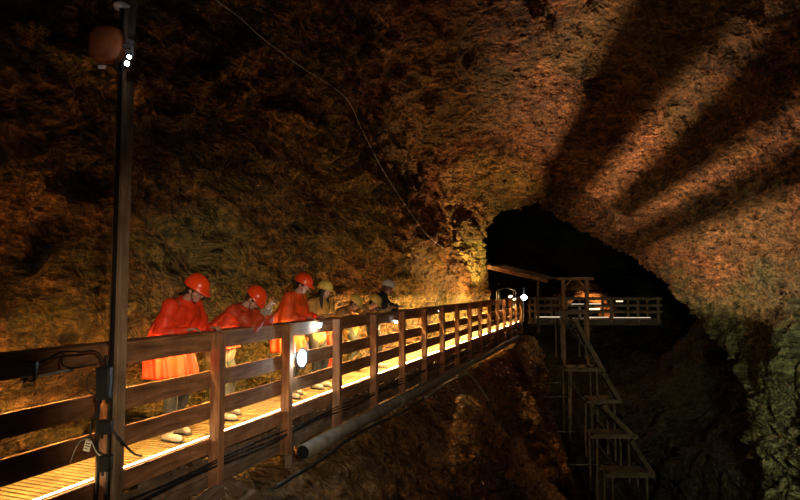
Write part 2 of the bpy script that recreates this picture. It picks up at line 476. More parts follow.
# ---------------------------------------------------------------- pole with loudspeaker and lamps
pp = W(5.045, -.22, 0)
pole = thing('lamp_pole', 'tall square timber pole rising beside the railing at left', 'pole', (pp.x, pp.y, 0), WR[2])
board('shaft', 4.95, .10, .10, M['wood_pole'], pole, (.03, 0, 4.12-2.475), (0, PI/2, 0), bev=.01, warp=.006)
bm = bmesh.new(); bx(bm, .025, .025, 4.2, (-.035, -.0, 1.9)); obj('cable_trunking', bm, M['black'], pole)
def dome(bm, M4, rx, ry, rz, seg=18):
    bmesh.ops.create_uvsphere(bm, u_segments=seg, v_segments=seg//2+2, radius=1, matrix=M4 @ Matrix.Diagonal((rx,ry,rz,1)))
q = at(122, 7, 4.95)
cap = thing('dome_lamp', 'pale domed fitting on top of the tall pole', 'lamp', q)
bm = bmesh.new(); lathe_bm(bm, [(.005,.045),(.04,.04),(.065,.02),(.07,0),(.06,-.015),(.01,-.02)], 20, Matrix.Rotation(-PI/2, 4, 'Y')); obj('shade', bm, M['white'], cap, smooth=True)
bm = bmesh.new(); bx(bm, .03,.03,.10,(0,0,-.06)); obj('stem', bm, M['metal'], cap)
q = at(107, 45, 4.9)
sp = thing('loudspeaker', 'round-cornered brown loudspeaker mounted near the top of the pole', 'loudspeaker', q)
bm = bmesh.new()
seg = 40; rings = []
for sc_, yy in ((.02,-.062),(.75,-.06),(.93,-.05),(1,-.03),(1,.03),(.9,.07),(.3,.1),(.02,.1)):
    rings.append([bm.verts.new((.143*sc_*math.copysign(abs(math.cos(a))**.62, math.cos(a)), yy, .152*sc_*math.copysign(abs(math.sin(a))**.62, math.sin(a)))) for a in [2*PI*k/seg for k in range(seg)]])
for i in range(len(rings)-1):
    for k in range(seg): bm.faces.new((rings[i][k], rings[i][(k+1)%seg], rings[i+1][(k+1)%seg], rings[i+1][k]))
bm.faces.new(rings[0]); bm.faces.new(rings[-1])
obj('speaker_body', bm, M['brown'], sp, smooth=True)
bm = bmesh.new(); bx(bm, .12,.03,.03,(.13,.03,-.05)); bx(bm,.03,.05,.12,(.12,.04,0)); obj('bracket', bm, M['metal'], sp)
q = at(102, 67, 4.88)
lab = thing('name_plate', 'small white plate hanging just under the brown loudspeaker', 'plate', q)
bm = bmesh.new(); bx(bm, .065,.006,.03, bev=.002); obj('plate', bm, M['white'], lab)
bm = bmesh.new(); bx(bm, .006,.006,.06,(0,.004,.04)); obj('hanger', bm, M['metal'], lab)
def spotlamp(name, label, pos, aim, r, mat, group=None, cat='lamp'):
    t = thing(name, label, cat, pos, group=group)
    d = (V(aim)-V(pos)).normalized(); qt = d.to_track_quat('X', 'Z'); t.rotation_euler = qt.to_euler()
    bm = bmesh.new(); lathe_bm(bm, [(r*.4,-r*1.8),(r*.8,-r*1.6),(r*1.1,-r*.3),(r*1.25,.0),(r*1.25,r*.15),(r*1.02,r*.15),(r*1.0,-.1*r)], 20)
    obj('lamp_body', bm, M['box'], t, smooth=False)
    bm = bmesh.new(); lathe_bm(bm, [(r*.95,.0),(r*.8,r*.1),(r*.3,r*.14)], 20); obj('lens', bm, mat, t, smooth=True)
    bm = bmesh.new(); bx(bm, r*.3, r*2.9, r*.25, (-r*1.0,0,0)); bx(bm, r*.3, r*.2, r*1.8, (-r*1.0,r*1.4,r*.8)); bx(bm, r*.3, r*.2, r*1.8, (-r*1.0,-r*1.4,r*.8)); obj('yoke', bm, M['metal'], t)
    return t
M['pole_led'] = glow('pole_led_glow', (.7, .92, 1), 60)
a1 = at(129, 57, 4.85); a2 = at(127, 63.5, 4.83)
spotlamp('spot_lamp', 'upper of the two small cool white lamps on the tall pole', a1, a1+V((.8,-1.0,-.5)), .016, M['pole_led'])
spotlamp('spot_lamp', 'lower of the two small cool white lamps on the tall pole', a2, a2+V((.7,-1.0,-.6)), .02, M['pole_led'])
q = at(131, 46, 4.9)
cam = thing('lamp_bracket', 'dark metal bracket with clamp on pole beside the loudspeaker', 'bracket', q)
bm = bmesh.new(); bx(bm,.11,.03,.02,(-.03,0,0)); bx(bm,.02,.03,.14,(.02,0,-.03)); bx(bm,.07,.05,.03,(.0,0,.03),(0,.4,0)); obj('arm', bm, M['metal'], cam)
bm = bmesh.new(); tube_bm(bm, [(-.02,-.04,-.08),(.0,-.05,-.16),(-.05,-.05,-.24),(-.1,-.04,-.2),(-.09,-.03,-.1)], .006); obj('cable_loop', bm, M['black'], cam, smooth=True)

# equipment on the first post
def on_rail(px, Yo):  # walkway t for px
    return 0
def jbox(px0, px1, py0, py1, Y, depth, label, lids=True):
    a = at(px0, py1, Y); b = at(px1, py0, Y); c = (a+b)/2
    t = thing('junction_box', label, 'box', c, -TH*.0+.12)
    w = (b.x-a.x); h = b.z-a.z
    bm = bmesh.new(); bx(bm, w, depth, h, bev=.008); obj('case', bm, M['box'], t)
    bm = bmesh.new(); bx(bm, w*.86, .008, h*.86, (0,-depth/2-.003,0), bev=.003); obj('lid', bm, M['black'], t)
    for sx in (-.25,.25):
        bm = bmesh.new(); lathe_bm(bm, [(.004,-.02),(.011,-.02),(.011,.02),(.004,.02)], 10, Matrix.Translation((sx*w,0,-h/2-.015)) @ Matrix.Rotation(PI/2,4,'Y'))
        obj('cable_gland', bm, M['black'], t)
    return t
jbox(97, 111, 367, 399, 4.84, .08, 'tall black junction box strapped to the railing post at left, topmost')
jbox(99, 112, 420, 434, 4.84, .08, 'small dark junction box at mid height of the left railing post')
jbox(100, 112, 455, 471, 4.84, .08, 'small dark junction box low on the left railing post')
jbox(22, 37, 361, 377, 4.2, .06, 'black power box hanging below the handrail at far left')
q0 = at(22, 380, 4.32); q1 = at(72, 369.5, 4.62)
lt = thing('tube_light', 'short white tube light under the handrail beside black power box', 'lamp', (q0+q1)/2)
dv = (q1-q0); bm = bmesh.new(); tube_bm(bm, [-dv/2, dv/2], .012, 10, False); obj('tube', bm, M['white'], lt, smooth=True)
bm = bmesh.new()
for s in (-.5,.5): tube_bm(bm, [dv*s*1.04, dv*s*.9], .016, 10, False)
obj('end_cap', bm, M['metal'], lt, smooth=True)
def cable(pts, r, label, mat='black', cat='cable', name='cable', group=None):
    o = tube(name, pts, r, M[mat]); return tag(o, label, cat, group)
cable([at(36,364,4.28), at(50,358,4.35), at(62,352,4.45), at(80,352,4.7), at(97,352,4.9), at(104,366,4.95)], .008, 'black cable looping from the far left power box to the railing post')
cable([at(64,352,4.5), at(62,364,4.5), at(72,368,4.55), at(86,366,4.75), at(97,364,4.9)], .007, 'thin black cable loop hanging from handrail left of the post')
cable([at(38,374,4.25), at(33,381,4.22), at(25,379,4.2), at(22,374,4.22)], .005, 'short black cable tail under the far left power box')
cable([at(106,355,4.9), at(107,369,4.9), at(100,392,4.9), at(98,410,4.92), at(97,440,4.92), at(98,470,4.92), at(96,505,4.92)], .014, 'thick black cable running down the left railing post')
cable([at(98,370,4.93), at(88,376,4.9), at(88,390,4.9), at(97,396,4.92)], .006, 'thin cable loop beside the tall black junction box')
cable([at(98,412,4.93), at(92,420,4.9), at(91,436,4.9), at(97,450,4.9), at(108,457,4.9)], .008, 'black cable loop beside the white tag on left post')
cable([at(107,422,4.9), at(118,437,4.9), at(133,453,5.0), at(142,456,5.25)], .009, 'black cable slanting down right from the left post to deck edge')
cable([at(70,463,4.6), at(76,448,4.65), at(82,440,4.7), at(90,440,4.85), at(97,453,4.9), at(104,458,4.9)], .004, 'thin white cord looping left of the left railing post', 'white', 'cord', 'cord')
q = at(87.5, 446, 4.78)
tg = thing('cable_tag', 'small white tag hanging beside the left railing post', 'tag', q, rot=(0,.25,.1))
bm = bmesh.new(); bx(bm, .05,.004,.085, bev=.0015); obj('card', bm, M['white'], tg)
bm = bmesh.new(); bx(bm, .035,.002,.006,(0,-.003,.02)); bx(bm, .035,.002,.006,(0,-.003,0)); bx(bm, .02,.002,.006,(-.006,-.003,-.02)); obj('printed_lines', bm, M['box'], tg)

# cables clipped under the kick board, running the length
for i, (oo, zz, r, lb) in enumerate(((-.05,-.20,.008,'upper black power cable clipped along the deck edge'),(-.055,-.235,.007,'middle black power cable clipped along the deck edge'),(-.05,-.27,.011,'lowest thick black cable clipped along the deck edge'))):
    pts = [WL(T0+k*.7, oo-(.05 if i == 2 else 0)*0-.08*(1 if (k % 4 == 0) else .8), zz+.02*math.sin(k*1.7+i)) for k in range(int(L/.7))]
    cable(pts, r, lb)
# big pipe
bm = bmesh.new()
pts = [WL(T(8.15)+k*1.2, -.18, -.56+.006*math.sin(k)) for k in range(17)]
pr = thing('drain_pipe', 'thick grey pipe running below the walkway edge with open dark end', 'pipe')
tube_bm(bm, pts, .10, 20, False); obj('pipe_wall', bm, M['pipe'], pr, smooth=True)
for k in (3, 8, 13):
    bm = bmesh.new(); tube_bm(bm, [pts[k]+(pts[k+1]-pts[k])*.1, pts[k]+(pts[k+1]-pts[k])*.2], .115, 20, False)
    obj('coupling', bm, M['pipe'], pr)
bm = bmesh.new(); d = (pts[1]-pts[0]).normalized(); tube_bm(bm, [pts[0]-d*.01, pts[0]+d*.02], .085, 20, False); obj('dark_mouth_disc', bm, M['black'], pr)  # black disc painting the shade inside the open pipe
# brace timbers under the deck
def brace(p, q_, w, h, label, mat='wood_mid', name='brace_timber', group=None):
    p = V(p); q_ = V(q_); d = q_-p
    o = board(name, d.length, w, h, M[mat], None, (p+q_)/2, d.to_track_quat('X','Z').to_euler(), warp=.01)
    return tag(o, label, 'timber', group)
brace(WL(T(4.2),-.12,-.78), WL(T(6.5),-.16,-.52), .10, .12, 'rough dark timber brace below walkway at bottom left')
brace(WL(T(4.6),-.3,-.95), WL(T(6.9),-.3,-.66), .08, .09, 'thin timber pole lying on rock below left railing post')
brace(WL(T(7.0),-.1,-.72), WL(T(7.0),.9,-.2), .1, .1, 'square timber strut propping deck below third railing post')
brace(WL(T(8.0),-.06,-.72), WL(T(8.0),-.06,-.2), .12, .1, 'short upright timber block under deck beside the open pipe end')
cable([WL(T(7.3)+k*1.1, -.3-.03*math.sin(k*2), -.70-.03*math.cos(k*1.3)) for k in range(12)], .022, 'black hose running on the rock below the grey pipe', cat='hose', name='hose')
# hose draped on the slope further along
cable([WL(T(12.5),-.45,-.62), WL(T(13.8),-.5,-.55), WL(T(15.0),-.5,-.58), WL(T(16.0),-.5,-.66), WL(T(16.6),-.6,-1.0), WL(T(17),-.8,-1.5)], .03, 'brown hose draped over the rock edge in mid distance', 'pipe', 'hose', 'hose')

# suspended wire along the roof edge
cable([at(195,-15,8.3), at(240,18,9.3), at(262,38,9.6), at(300,66,10.0), at(345,97,11.3), at(362,130,12.3), at(384,172,14), at(410,212,16), at(428,236,18), at(446,250,20)], .0055, 'thin pale wire strung along roof above the walkway', 'white', 'wire', 'wire')

# ---------------------------------------------------------------- far end: bridge, shelter, portal, scaffold
BY = 30.6
p_l = at(533, 318, BY).x; p_r = at(662, 318, BY).x
br = thing('footbridge', 'dark timber footbridge crossing the chasm under the rock arch', 'bridge', (p_l, BY, 0))
LB = p_r-p_l
bm = bmesh.new()
for i in range(int(LB/.2)): bx(bm, .18, 1.3, .05, (.1+i*.2, .65, -.025))
obj('deck_boards', bm, M['wood_mid'], br)
for y in (.1, 1.2): board('girder', LB, .14, .26, M['wood_dark'], br, (LB/2, y, -.19))
for px in (535, 551, 566, 587, 611, 638, 658):
    x = at(px, 300, BY).x-p_l
    for y in (0, 1.3): board('post', 1.35, .11, .11, M['wood_mid'], br, (x, y, .45), (0,PI/2,0))
for h in (1.02, .68, .36):
    for y in (-.06, 1.36): board('rail_board', LB, .04, .13, M['wood_mid'], br, (LB/2, y, h))
def fstrip(px0, px1, py, Y, label, r=.03, mat='coolsoft'):
    a = at(px0, py, Y); b = at(px1, py, Y)
    t = thing('strip_light', label, 'lamp', (a+b)/2, group=None)
    d = (b-a)/2
    bm = bmesh.new(); tube_bm(bm, [-d*.97, d*.97], r, 8, False); obj('tube', bm, M[mat], t, smooth=True)
    bm = bmesh.new(); bx(bm, d.length*2, .03, .03, (0,.03,r)); obj('housing', bm, M['box'], t)
M['softer'] = glow('dim_strip_glow', (1, .85, .6), 1.1)
M['warmstrip'] = glow('warm_bridge_strip', (1, .75, .4), 2.5)
fstrip(536, 562, 317.0, BY-.12, 'long pale strip light along the footbridge edge, left of gantry', .018, 'softer')
fstrip(567, 585, 312.3, BY+.9, 'bright white strip light on footbridge between gantry posts', .05)
fstrip(589, 600, 309, BY+1.0, 'white strip light right of the gantry, behind the rails', .04, 'warmstrip')
fstrip(589, 601, 304, BY+1.0, 'short yellow strip light right of gantry, above the white one', .03, 'softer')
fstrip(571, 584, 304.5, BY+1.0, 'short yellow strip light between the gantry posts', .035, 'softer')
fstrip(589, 609, 317.3, BY-.12, 'pale strip light along footbridge edge, right of gantry', .016, 'softer')
fstrip(613, 651, 317.6, BY-.12, 'long dim strip light along the right half of footbridge', .013, 'softer')
fstrip(616, 623, 301.3, BY+.9, 'tiny white strip light on right part of the footbridge rail', .025, 'warmstrip')
fstrip(640, 648, 311.6, BY+.9, 'tiny white strip light near the right end of footbridge', .02, 'warmstrip')

# gantry
gx0 = at(563,300,BY-.35).x; gx1 = at(587,300,BY-.35).x
g = thing('timber_gantry', 'tall timber gantry frame standing in front of the footbridge', 'gantry', ((gx0+gx1)/2, BY-.35, 0))
hw = (gx1-gx0)/2; ztop = at(563,279,BY-.35).z
board('post', ztop+3.2, .16, .16, M['wood'], g, (-hw, 0, (ztop-3.2)/2), (0,PI/2,0))
board('post', ztop+2.4, .16, .16, M['wood'], g, (hw, 0, (ztop-2.4)/2), (0,PI/2,0))
board('cross_beam', 2*hw+.7, .14, .15, M['wood'], g, (0,0,ztop+.02))
board('cross_beam', 2*hw+.4, .12, .12, M['wood_dark'], g, (0,0,-.45))
for s in (-1, 1): board('brace', .75, .08, .08, M['wood'], g, (s*(hw-.22), .02, ztop-.25), (0, s*PI/4, 0))

# sloping roof beam and post of the small shelter
a = at(488,267,27.2); b = at(547,281,29.6)
sh = thing('shelter', 'small lean-to shelter with one long sloping roof beam at walkway end', 'shelter', (a+b)/2)
d = b-a
board('roof_beam', d.length, .14, .17, M['wood'], sh, (0,0,0), d.to_track_quat('X','Z').to_euler())
board('roof_boards', d.length*.95, 1.5, .04, M['wood_dark'], sh, (.3,1.0,.12), d.to_track_quat('X','Z').to_euler())
pt = at(538,300,29.2)
board('post', 2.6, .11, .11, M['wood_dark'], sh, V((pt.x,pt.y,.7))-(a+b)/2, (0,PI/2,0))
cn = at(506, 292, 28.7)
cv = thing('canvas_canopy', 'pale rounded canvas cover under the sloping shelter roof', 'canopy', cn)
bm = bmesh.new()
rings = []
for i in range(9):
    f = i/8; row = []
    for k in range(13):
        u = -1+2*k/12
        row.append(bm.verts.new((u*.42, -.35+.7*f, .17*(1-u*u)**.6*(1-.25*abs(f-.5)) + .02)))
    rings.append(row)
for i in range(8):
    for k in range(12): bm.faces.new((rings[i][k], rings[i][k+1], rings[i+1][k+1], rings[i+1][k]))
oc = obj('canvas_top', bm, plain('canvas', (.42,.42,.40), .8), cv, smooth=True)
mo = oc.modifiers.new('thick', 'SOLIDIFY'); mo.thickness = .012
bm = bmesh.new()
for x, y in ((-.4,-.33),(.4,-.33),(-.4,.33),(.4,.33)): bx(bm, .04,.04, cn.z+.02, (x,y,-cn.z/2+.0))
obj('leg_frame', bm, M['metal'], cv)

# lit rock portal behind the bridge
M['portal'] = rock_mat('rock_portal', [(.3,(.14,.06,.025)), (.5,(.32,.15,.06)), (.7,(.45,.26,.12)), (.8,(.5,.3,.15))], (.4,.2,.08), green_amt=.1, bump=.15, scale=1.5)
bm = bmesh.new()
pc = at(582, 312, 36.5)
ringsv = []
for i in range(37):
    a_ = PI*i/36
    row = []
    for k in range(21):
        b_ = 2*PI*k/20
        R0 = 1.3; rr = .42
        x = (R0+rr*math.cos(b_))*math.cos(a_)*1.25; z = (R0+rr*math.cos(b_))*math.sin(a_)*1.25; y = rr*2.0*math.sin(b_)
        nn = noise.fractal(V((x,y,z))*1.1, 1, 2, 4)*.25
        row.append(bm.verts.new((x*(1+nn*.5), y*(1+nn), z*(1+nn*.5))))
    ringsv.append(row)
for i in range(36):
    for k in range(20): bm.faces.new((ringsv[i][k], ringsv[i][k+1], ringsv[i+1][k+1], ringsv[i+1][k]))
o = obj('trim_1', bm, M['portal'], None, (pc.x, pc.y, pc.z-.35), smooth=True); o['kind'] = 'structure'; o['label'] = 'orange-lit rock arch of a side tunnel behind the footbridge'

# descending scaffold platforms
def trestle(px0, px1, py, Y, drop, label, mat='wood_mid', xr=None):
    a = at(px0, py, Y); b = at(px1, py, Y); w = b.x-a.x
    t = thing('scaffold_platform', label, 'platform', ((a.x+b.x)/2, Y, a.z), group=None)
    board('cross_beam', w, .1, .14, M[mat], t, (0,0,0)); board('cross_beam', w*.9, .1, .1, M[mat], t, (0,1.0,0))
    bm = bmesh.new()
    for i in range(5): bx(bm, w*.8, .2, .035, (0, .1+i*.21, .09)); 
    obj('deck_boards', bm, M[mat], t)
    for x in (-w*.36, w*.3):
        for y in (0, 1.0): board('leg', drop, .09, .09, M[mat], t, (x, y, -drop/2-.05), (0,PI/2,0))
    board('brace', math.hypot(drop*.7, w*.66), .04, .06, M['wood_dark'], t, (-w*.03, -.06, -drop*.45), (0, math.atan2(drop*.7, w*.66), 0))
    return a, b
trestle(563, 605, 370, 29.0, 3.2, 'highest scaffold platform below the footbridge')
trestle(587, 621, 402, 28.0, 2.6, 'second scaffold platform down below the footbridge')
trestle(590, 638, 437, 26.8, 2.6, 'third scaffold platform down, above the lowest one')
trestle(605, 657, 476, 25.4, 2.6, 'lowest visible scaffold platform at the bottom of the chasm')
trestle(556, 592, 313, 29.6, 2.2, 'short platform hanging directly below the footbridge gantry')
def stair(p, q_, w, label):
    p = V(p); q_ = V(q_); c = (p+q_)/2
    t = thing('stair_flight', label, 'stairs', c)
    d = q_-p
    for s in (-w/2, w/2):
        board('stringer', d.length, .05, .2, M['wood_mid'], t, (0, s, 0), d.to_track_quat('X','Z').to_euler())
    bm = bmesh.new(); n_ = int(abs(d.z)/.22)+1
    for i in range(n_): bx(bm, .24, w, .035, -d/2+d*((i+.5)/n_))
    obj('treads', bm, M['wood_mid'], t)
stair(at(572,318,29.9), at(600,368,29.4), .8, 'uppermost wooden stair flight, dropping from footbridge to highest platform')
stair(at(601,372,29.0), at(619,402,28.3), .8, 'second wooden stair flight, between the two upper scaffold platforms')
stair(at(600,404,28.0), at(633,437,27.1), .8, 'third wooden stair flight, leading to the third scaffold platform')
stair(at(628,439,26.8), at(652,476,25.7), .8, 'lowest wooden stair flight, leading to the lowest scaffold platform')
for px0, px1, py, Y, lb in ((543,569,383,28.6,'highest grey steel rod between rock and scaffold'),(535,571,397,28.2,'second steel rod down between rock and scaffold'),(549,575,432,27.4,'third steel rod down between rock and scaffold'),(562,597,465,26.4,'lowest steel rod between rock and scaffold')):
    o = tube('steel_rod', [at(px0,py,Y), at(px1,py-.5,Y)], .028, M['metal'], smooth=False); tag(o, lb, 'rod')
for px, y0, y1, Y, lb in ((571,372,425,28.8,'thin upright scaffold post below highest platform'),(586,402,432,27.9,'thin upright scaffold post below second platform'),(597,437,505,26.7,'tall upright scaffold post below third platform')):
    brace(at(px,y0,Y), at(px,y1,Y), .07, .07, lb, 'wood_mid', 'scaffold_post')

# ---------------------------------------------------------------- lamps
def point(pos, col, e, r=.03, name='lamp'):
    l = bpy.data.lights.new(name, 'POINT'); l.energy = e; l.color = col; l.shadow_soft_size = r
    o = bpy.data.objects.new(name, l); C.objects.link(o); o.location = pos; return o
def spot(pos, aim, col, e, ang, r=.05, blend=.5, name='spot'):
    l = bpy.data.lights.new(name, 'SPOT'); l.energy = e; l.color = col; l.shadow_soft_size = r; l.spot_size = math.radians(ang); l.spot_blend = blend
    o = bpy.data.objects.new(name, l); C.objects.link(o); o.location = pos
    o.rotation_euler = (V(aim)-V(pos)).to_track_quat('-Z','Y').to_euler(); return o

# work lamp on the second/third bay of the railing
q = at(302, 358, 8.15)
wl = spotlamp('work_lamp', 'large glaring cool white work lamp between middle rails, below the orange poncho', q, q+V((.35,-1,-.05)), .06, M['cool']); wl.scale = (1,1,1.9)
point(q+V((.05,-.18,0)), (.75,.92,1), 14, .06)
q = at(319, 325.5, 8.78)
spotlamp('work_lamp', 'cool white lamp clipped on the handrail below the long-haired woman', q, q+V((.2,-1,-.1)), .035, M['cool'])
point(q+V((.03,-.1,-.02)), (.75,.92,1), 5, .04)
q = at(396, 322, 11.9)
spotlamp('work_lamp', 'small cool white lamp on the handrail in front of dark-coated person', q, q+V((.1,-1,0)), .026, M['cool'])
for px, py, lb in ((438,311,'small white lamp on the handrail, nearest of the distant row'),(455.5,307.5,'small white lamp on the handrail, second of distant row'),(480,303.5,'brightest small white lamp on the distant handrail'),(496,302,'farthest small white lamp on the handrail')):
    Yp = 600*4.33/(612-px)-.06
    q = at(px, py, Yp); spotlamp('rail_lamp', lb, q, q+V((0,-1,0)), .022 if px != 480 else .045, M['coolsoft'])
# floodlight at the walkway end
FL = at(524, 297.5, 28.2)
fl = thing('floodlight', 'glaring floodlight on a stand at the far end of the walkway', 'lamp', FL)
bm = bmesh.new(); bx(bm, .3,.05,.22,(0,.09,0),bev=.01); obj('lamp_body', bm, M['box'], fl)
bm = bmesh.new(); bmesh.ops.create_uvsphere(bm, u_segments=16, v_segments=10, radius=.13, matrix=Matrix.Diagonal((1.1,.4,.9,1))); obj('lens', bm, glow('flood_glow', (.75,.95,1), 22), fl, smooth=True)
bm = bmesh.new(); bx(bm, .04,.04,FL.z-.02,(0,.14,-FL.z/2)); bx(bm,.05,.05,.35,(0.02,.14,.28)); obj('stand', bm, M['metal'], fl)

# ---------------------------------------------------------------- people
def cap_bm(bm, p, q, r1, r2=None, seg=12):
    p = V(p); q = V(q); r2 = r1 if r2 is None else r2
    d = q-p; L_ = d.length
    for c, r in ((p, r1), (q, r2)):
        bmesh.ops.create_uvsphere(bm, u_segments=seg, v_segments=8, radius=r, matrix=Matrix.Translation(c))
    if L_ > 1e-4:
        R_ = d.to_track_quat('Z', 'Y').to_matrix().to_4x4()
        bmesh.ops.create_cone(bm, cap_ends=True, segments=seg, radius1=r1, radius2=r2, depth=L_, matrix=Matrix.Translation((p+q)/2) @ R_)
def ell_bm(bm, c, r, R_=Matrix.Identity(3), seg=18):
    bmesh.ops.create_uvsphere(bm, u_segments=seg, v_segments=12, radius=1, matrix=Matrix.Translation(c) @ R_.to_4x4() @ Matrix.Diagonal((*r, 1)))
def fuse(name, bm, mat, parent, voxel=.011, smooth_it=4, fold=None):
    """weld overlapping volumes into one continuous skin"""
    me = bpy.data.meshes.new(name+'_src'); bmesh.ops.recalc_face_normals(bm, faces=bm.faces); bm.to_mesh(me); bm.free()
    t = bpy.data.objects.new('tmp', me); C.objects.link(t)
    md = t.modifiers.new('r', 'REMESH'); md.mode = 'VOXEL'; md.voxel_size = voxel
    sm = t.modifiers.new('s', 'SMOOTH'); sm.iterations = smooth_it; sm.factor = .5
    dg = bpy.context.evaluated_depsgraph_get(); dg.update()
    out = bpy.data.meshes.new_from_object(t.evaluated_get(dg))
    bpy.data.objects.remove(t); bpy.data.meshes.remove(me)
    out.name = name; out.materials.clear()
    if fold:
        n_ = len(out.vertices); co_ = np.empty(n_*3); no_ = np.empty(n_*3)
        out.vertices.foreach_get('co', co_); out.vertices.foreach_get('normal', no_)
        co_ = co_.reshape(-1, 3); no_ = no_.reshape(-1, 3)
        add = np.array([tuple(fold(V(c), V(n))) for c, n in zip(co_, no_)])
        out.vertices.foreach_set('co', (co_+add).ravel()); out.update()
    for p in out.polygons: p.use_smooth = True
    return link(name, out, mat, parent)
def ik(a, b, l1, l2, bend):
    a = V(a); b = V(b); d = b-a; D = min(d.length, (l1+l2)*.985)
    if d.length > D: b = a+d.normalized()*D; d = b-a
    x = (l1*l1-l2*l2+D*D)/(2*D); h = math.sqrt(max(1e-5, l1*l1-x*x))
    u = d.normalized(); w_ = V(bend); w_ = (w_-u*w_.dot(u)).normalized()
    return a+u*x+w_*h, b

def cloth_mat(name, col, rough=.55, sheen=0.0, vary=.18):
    return plain(name, col, rough, 0, vary, 14, .003)
PM = {
 'orange': cloth_mat('orange_poncho', (.93,.05,.01), .5), 'orange2': cloth_mat('dark_orange_poncho', (.60,.06,.016), .5), 'orange3': cloth_mat('bright_orange_poncho', (1.0,.11,.012), .5),
 'tan': cloth_mat('tan_jacket', (.78,.46,.12), .7), 'tan2': cloth_mat('brown_tan_jacket', (.45,.22,.07), .7), 'beige': cloth_mat('beige_jacket', (.42,.34,.24), .75),
 'grey': cloth_mat('grey_green_trousers', (.10,.11,.09), .8), 'dark': cloth_mat('dark_trousers', (.025,.026,.028), .8), 'navy': cloth_mat('dark_coat', (.012,.014,.018), .8),
 'boot': cloth_mat('pale_rubber_boots', (.55,.50,.44), .5), 'boot2': cloth_mat('worn_brown_boots', (.22,.15,.09), .6),
 'hel_o': plain('orange_helmet', (1.0,.075,.01), .28, 0, .04), 'hel_y': plain('yellow_helmet', (.92,.66,.13), .35, 0, .06), 'hel_w': plain('white_helmet', (.8,.78,.72), .35, 0, .05),
 'skin': plain('skin', (.58,.30,.21), .5, 0, .08), 'skin2': plain('fair_skin', (.70,.42,.31), .5, 0, .08),
 'hair_d': plain('dark_hair', (.022,.013,.008), .5, 0, .3, 60, .002), 'hair_b': plain('brown_hair', (.10,.05,.025), .5, 0, .3, 60, .002),
 'eye': plain('eye_white', (.7,.68,.65), .3, 0, .02), 'red': cloth_mat('red_jacket', (.75,.09,.03), .6),
}

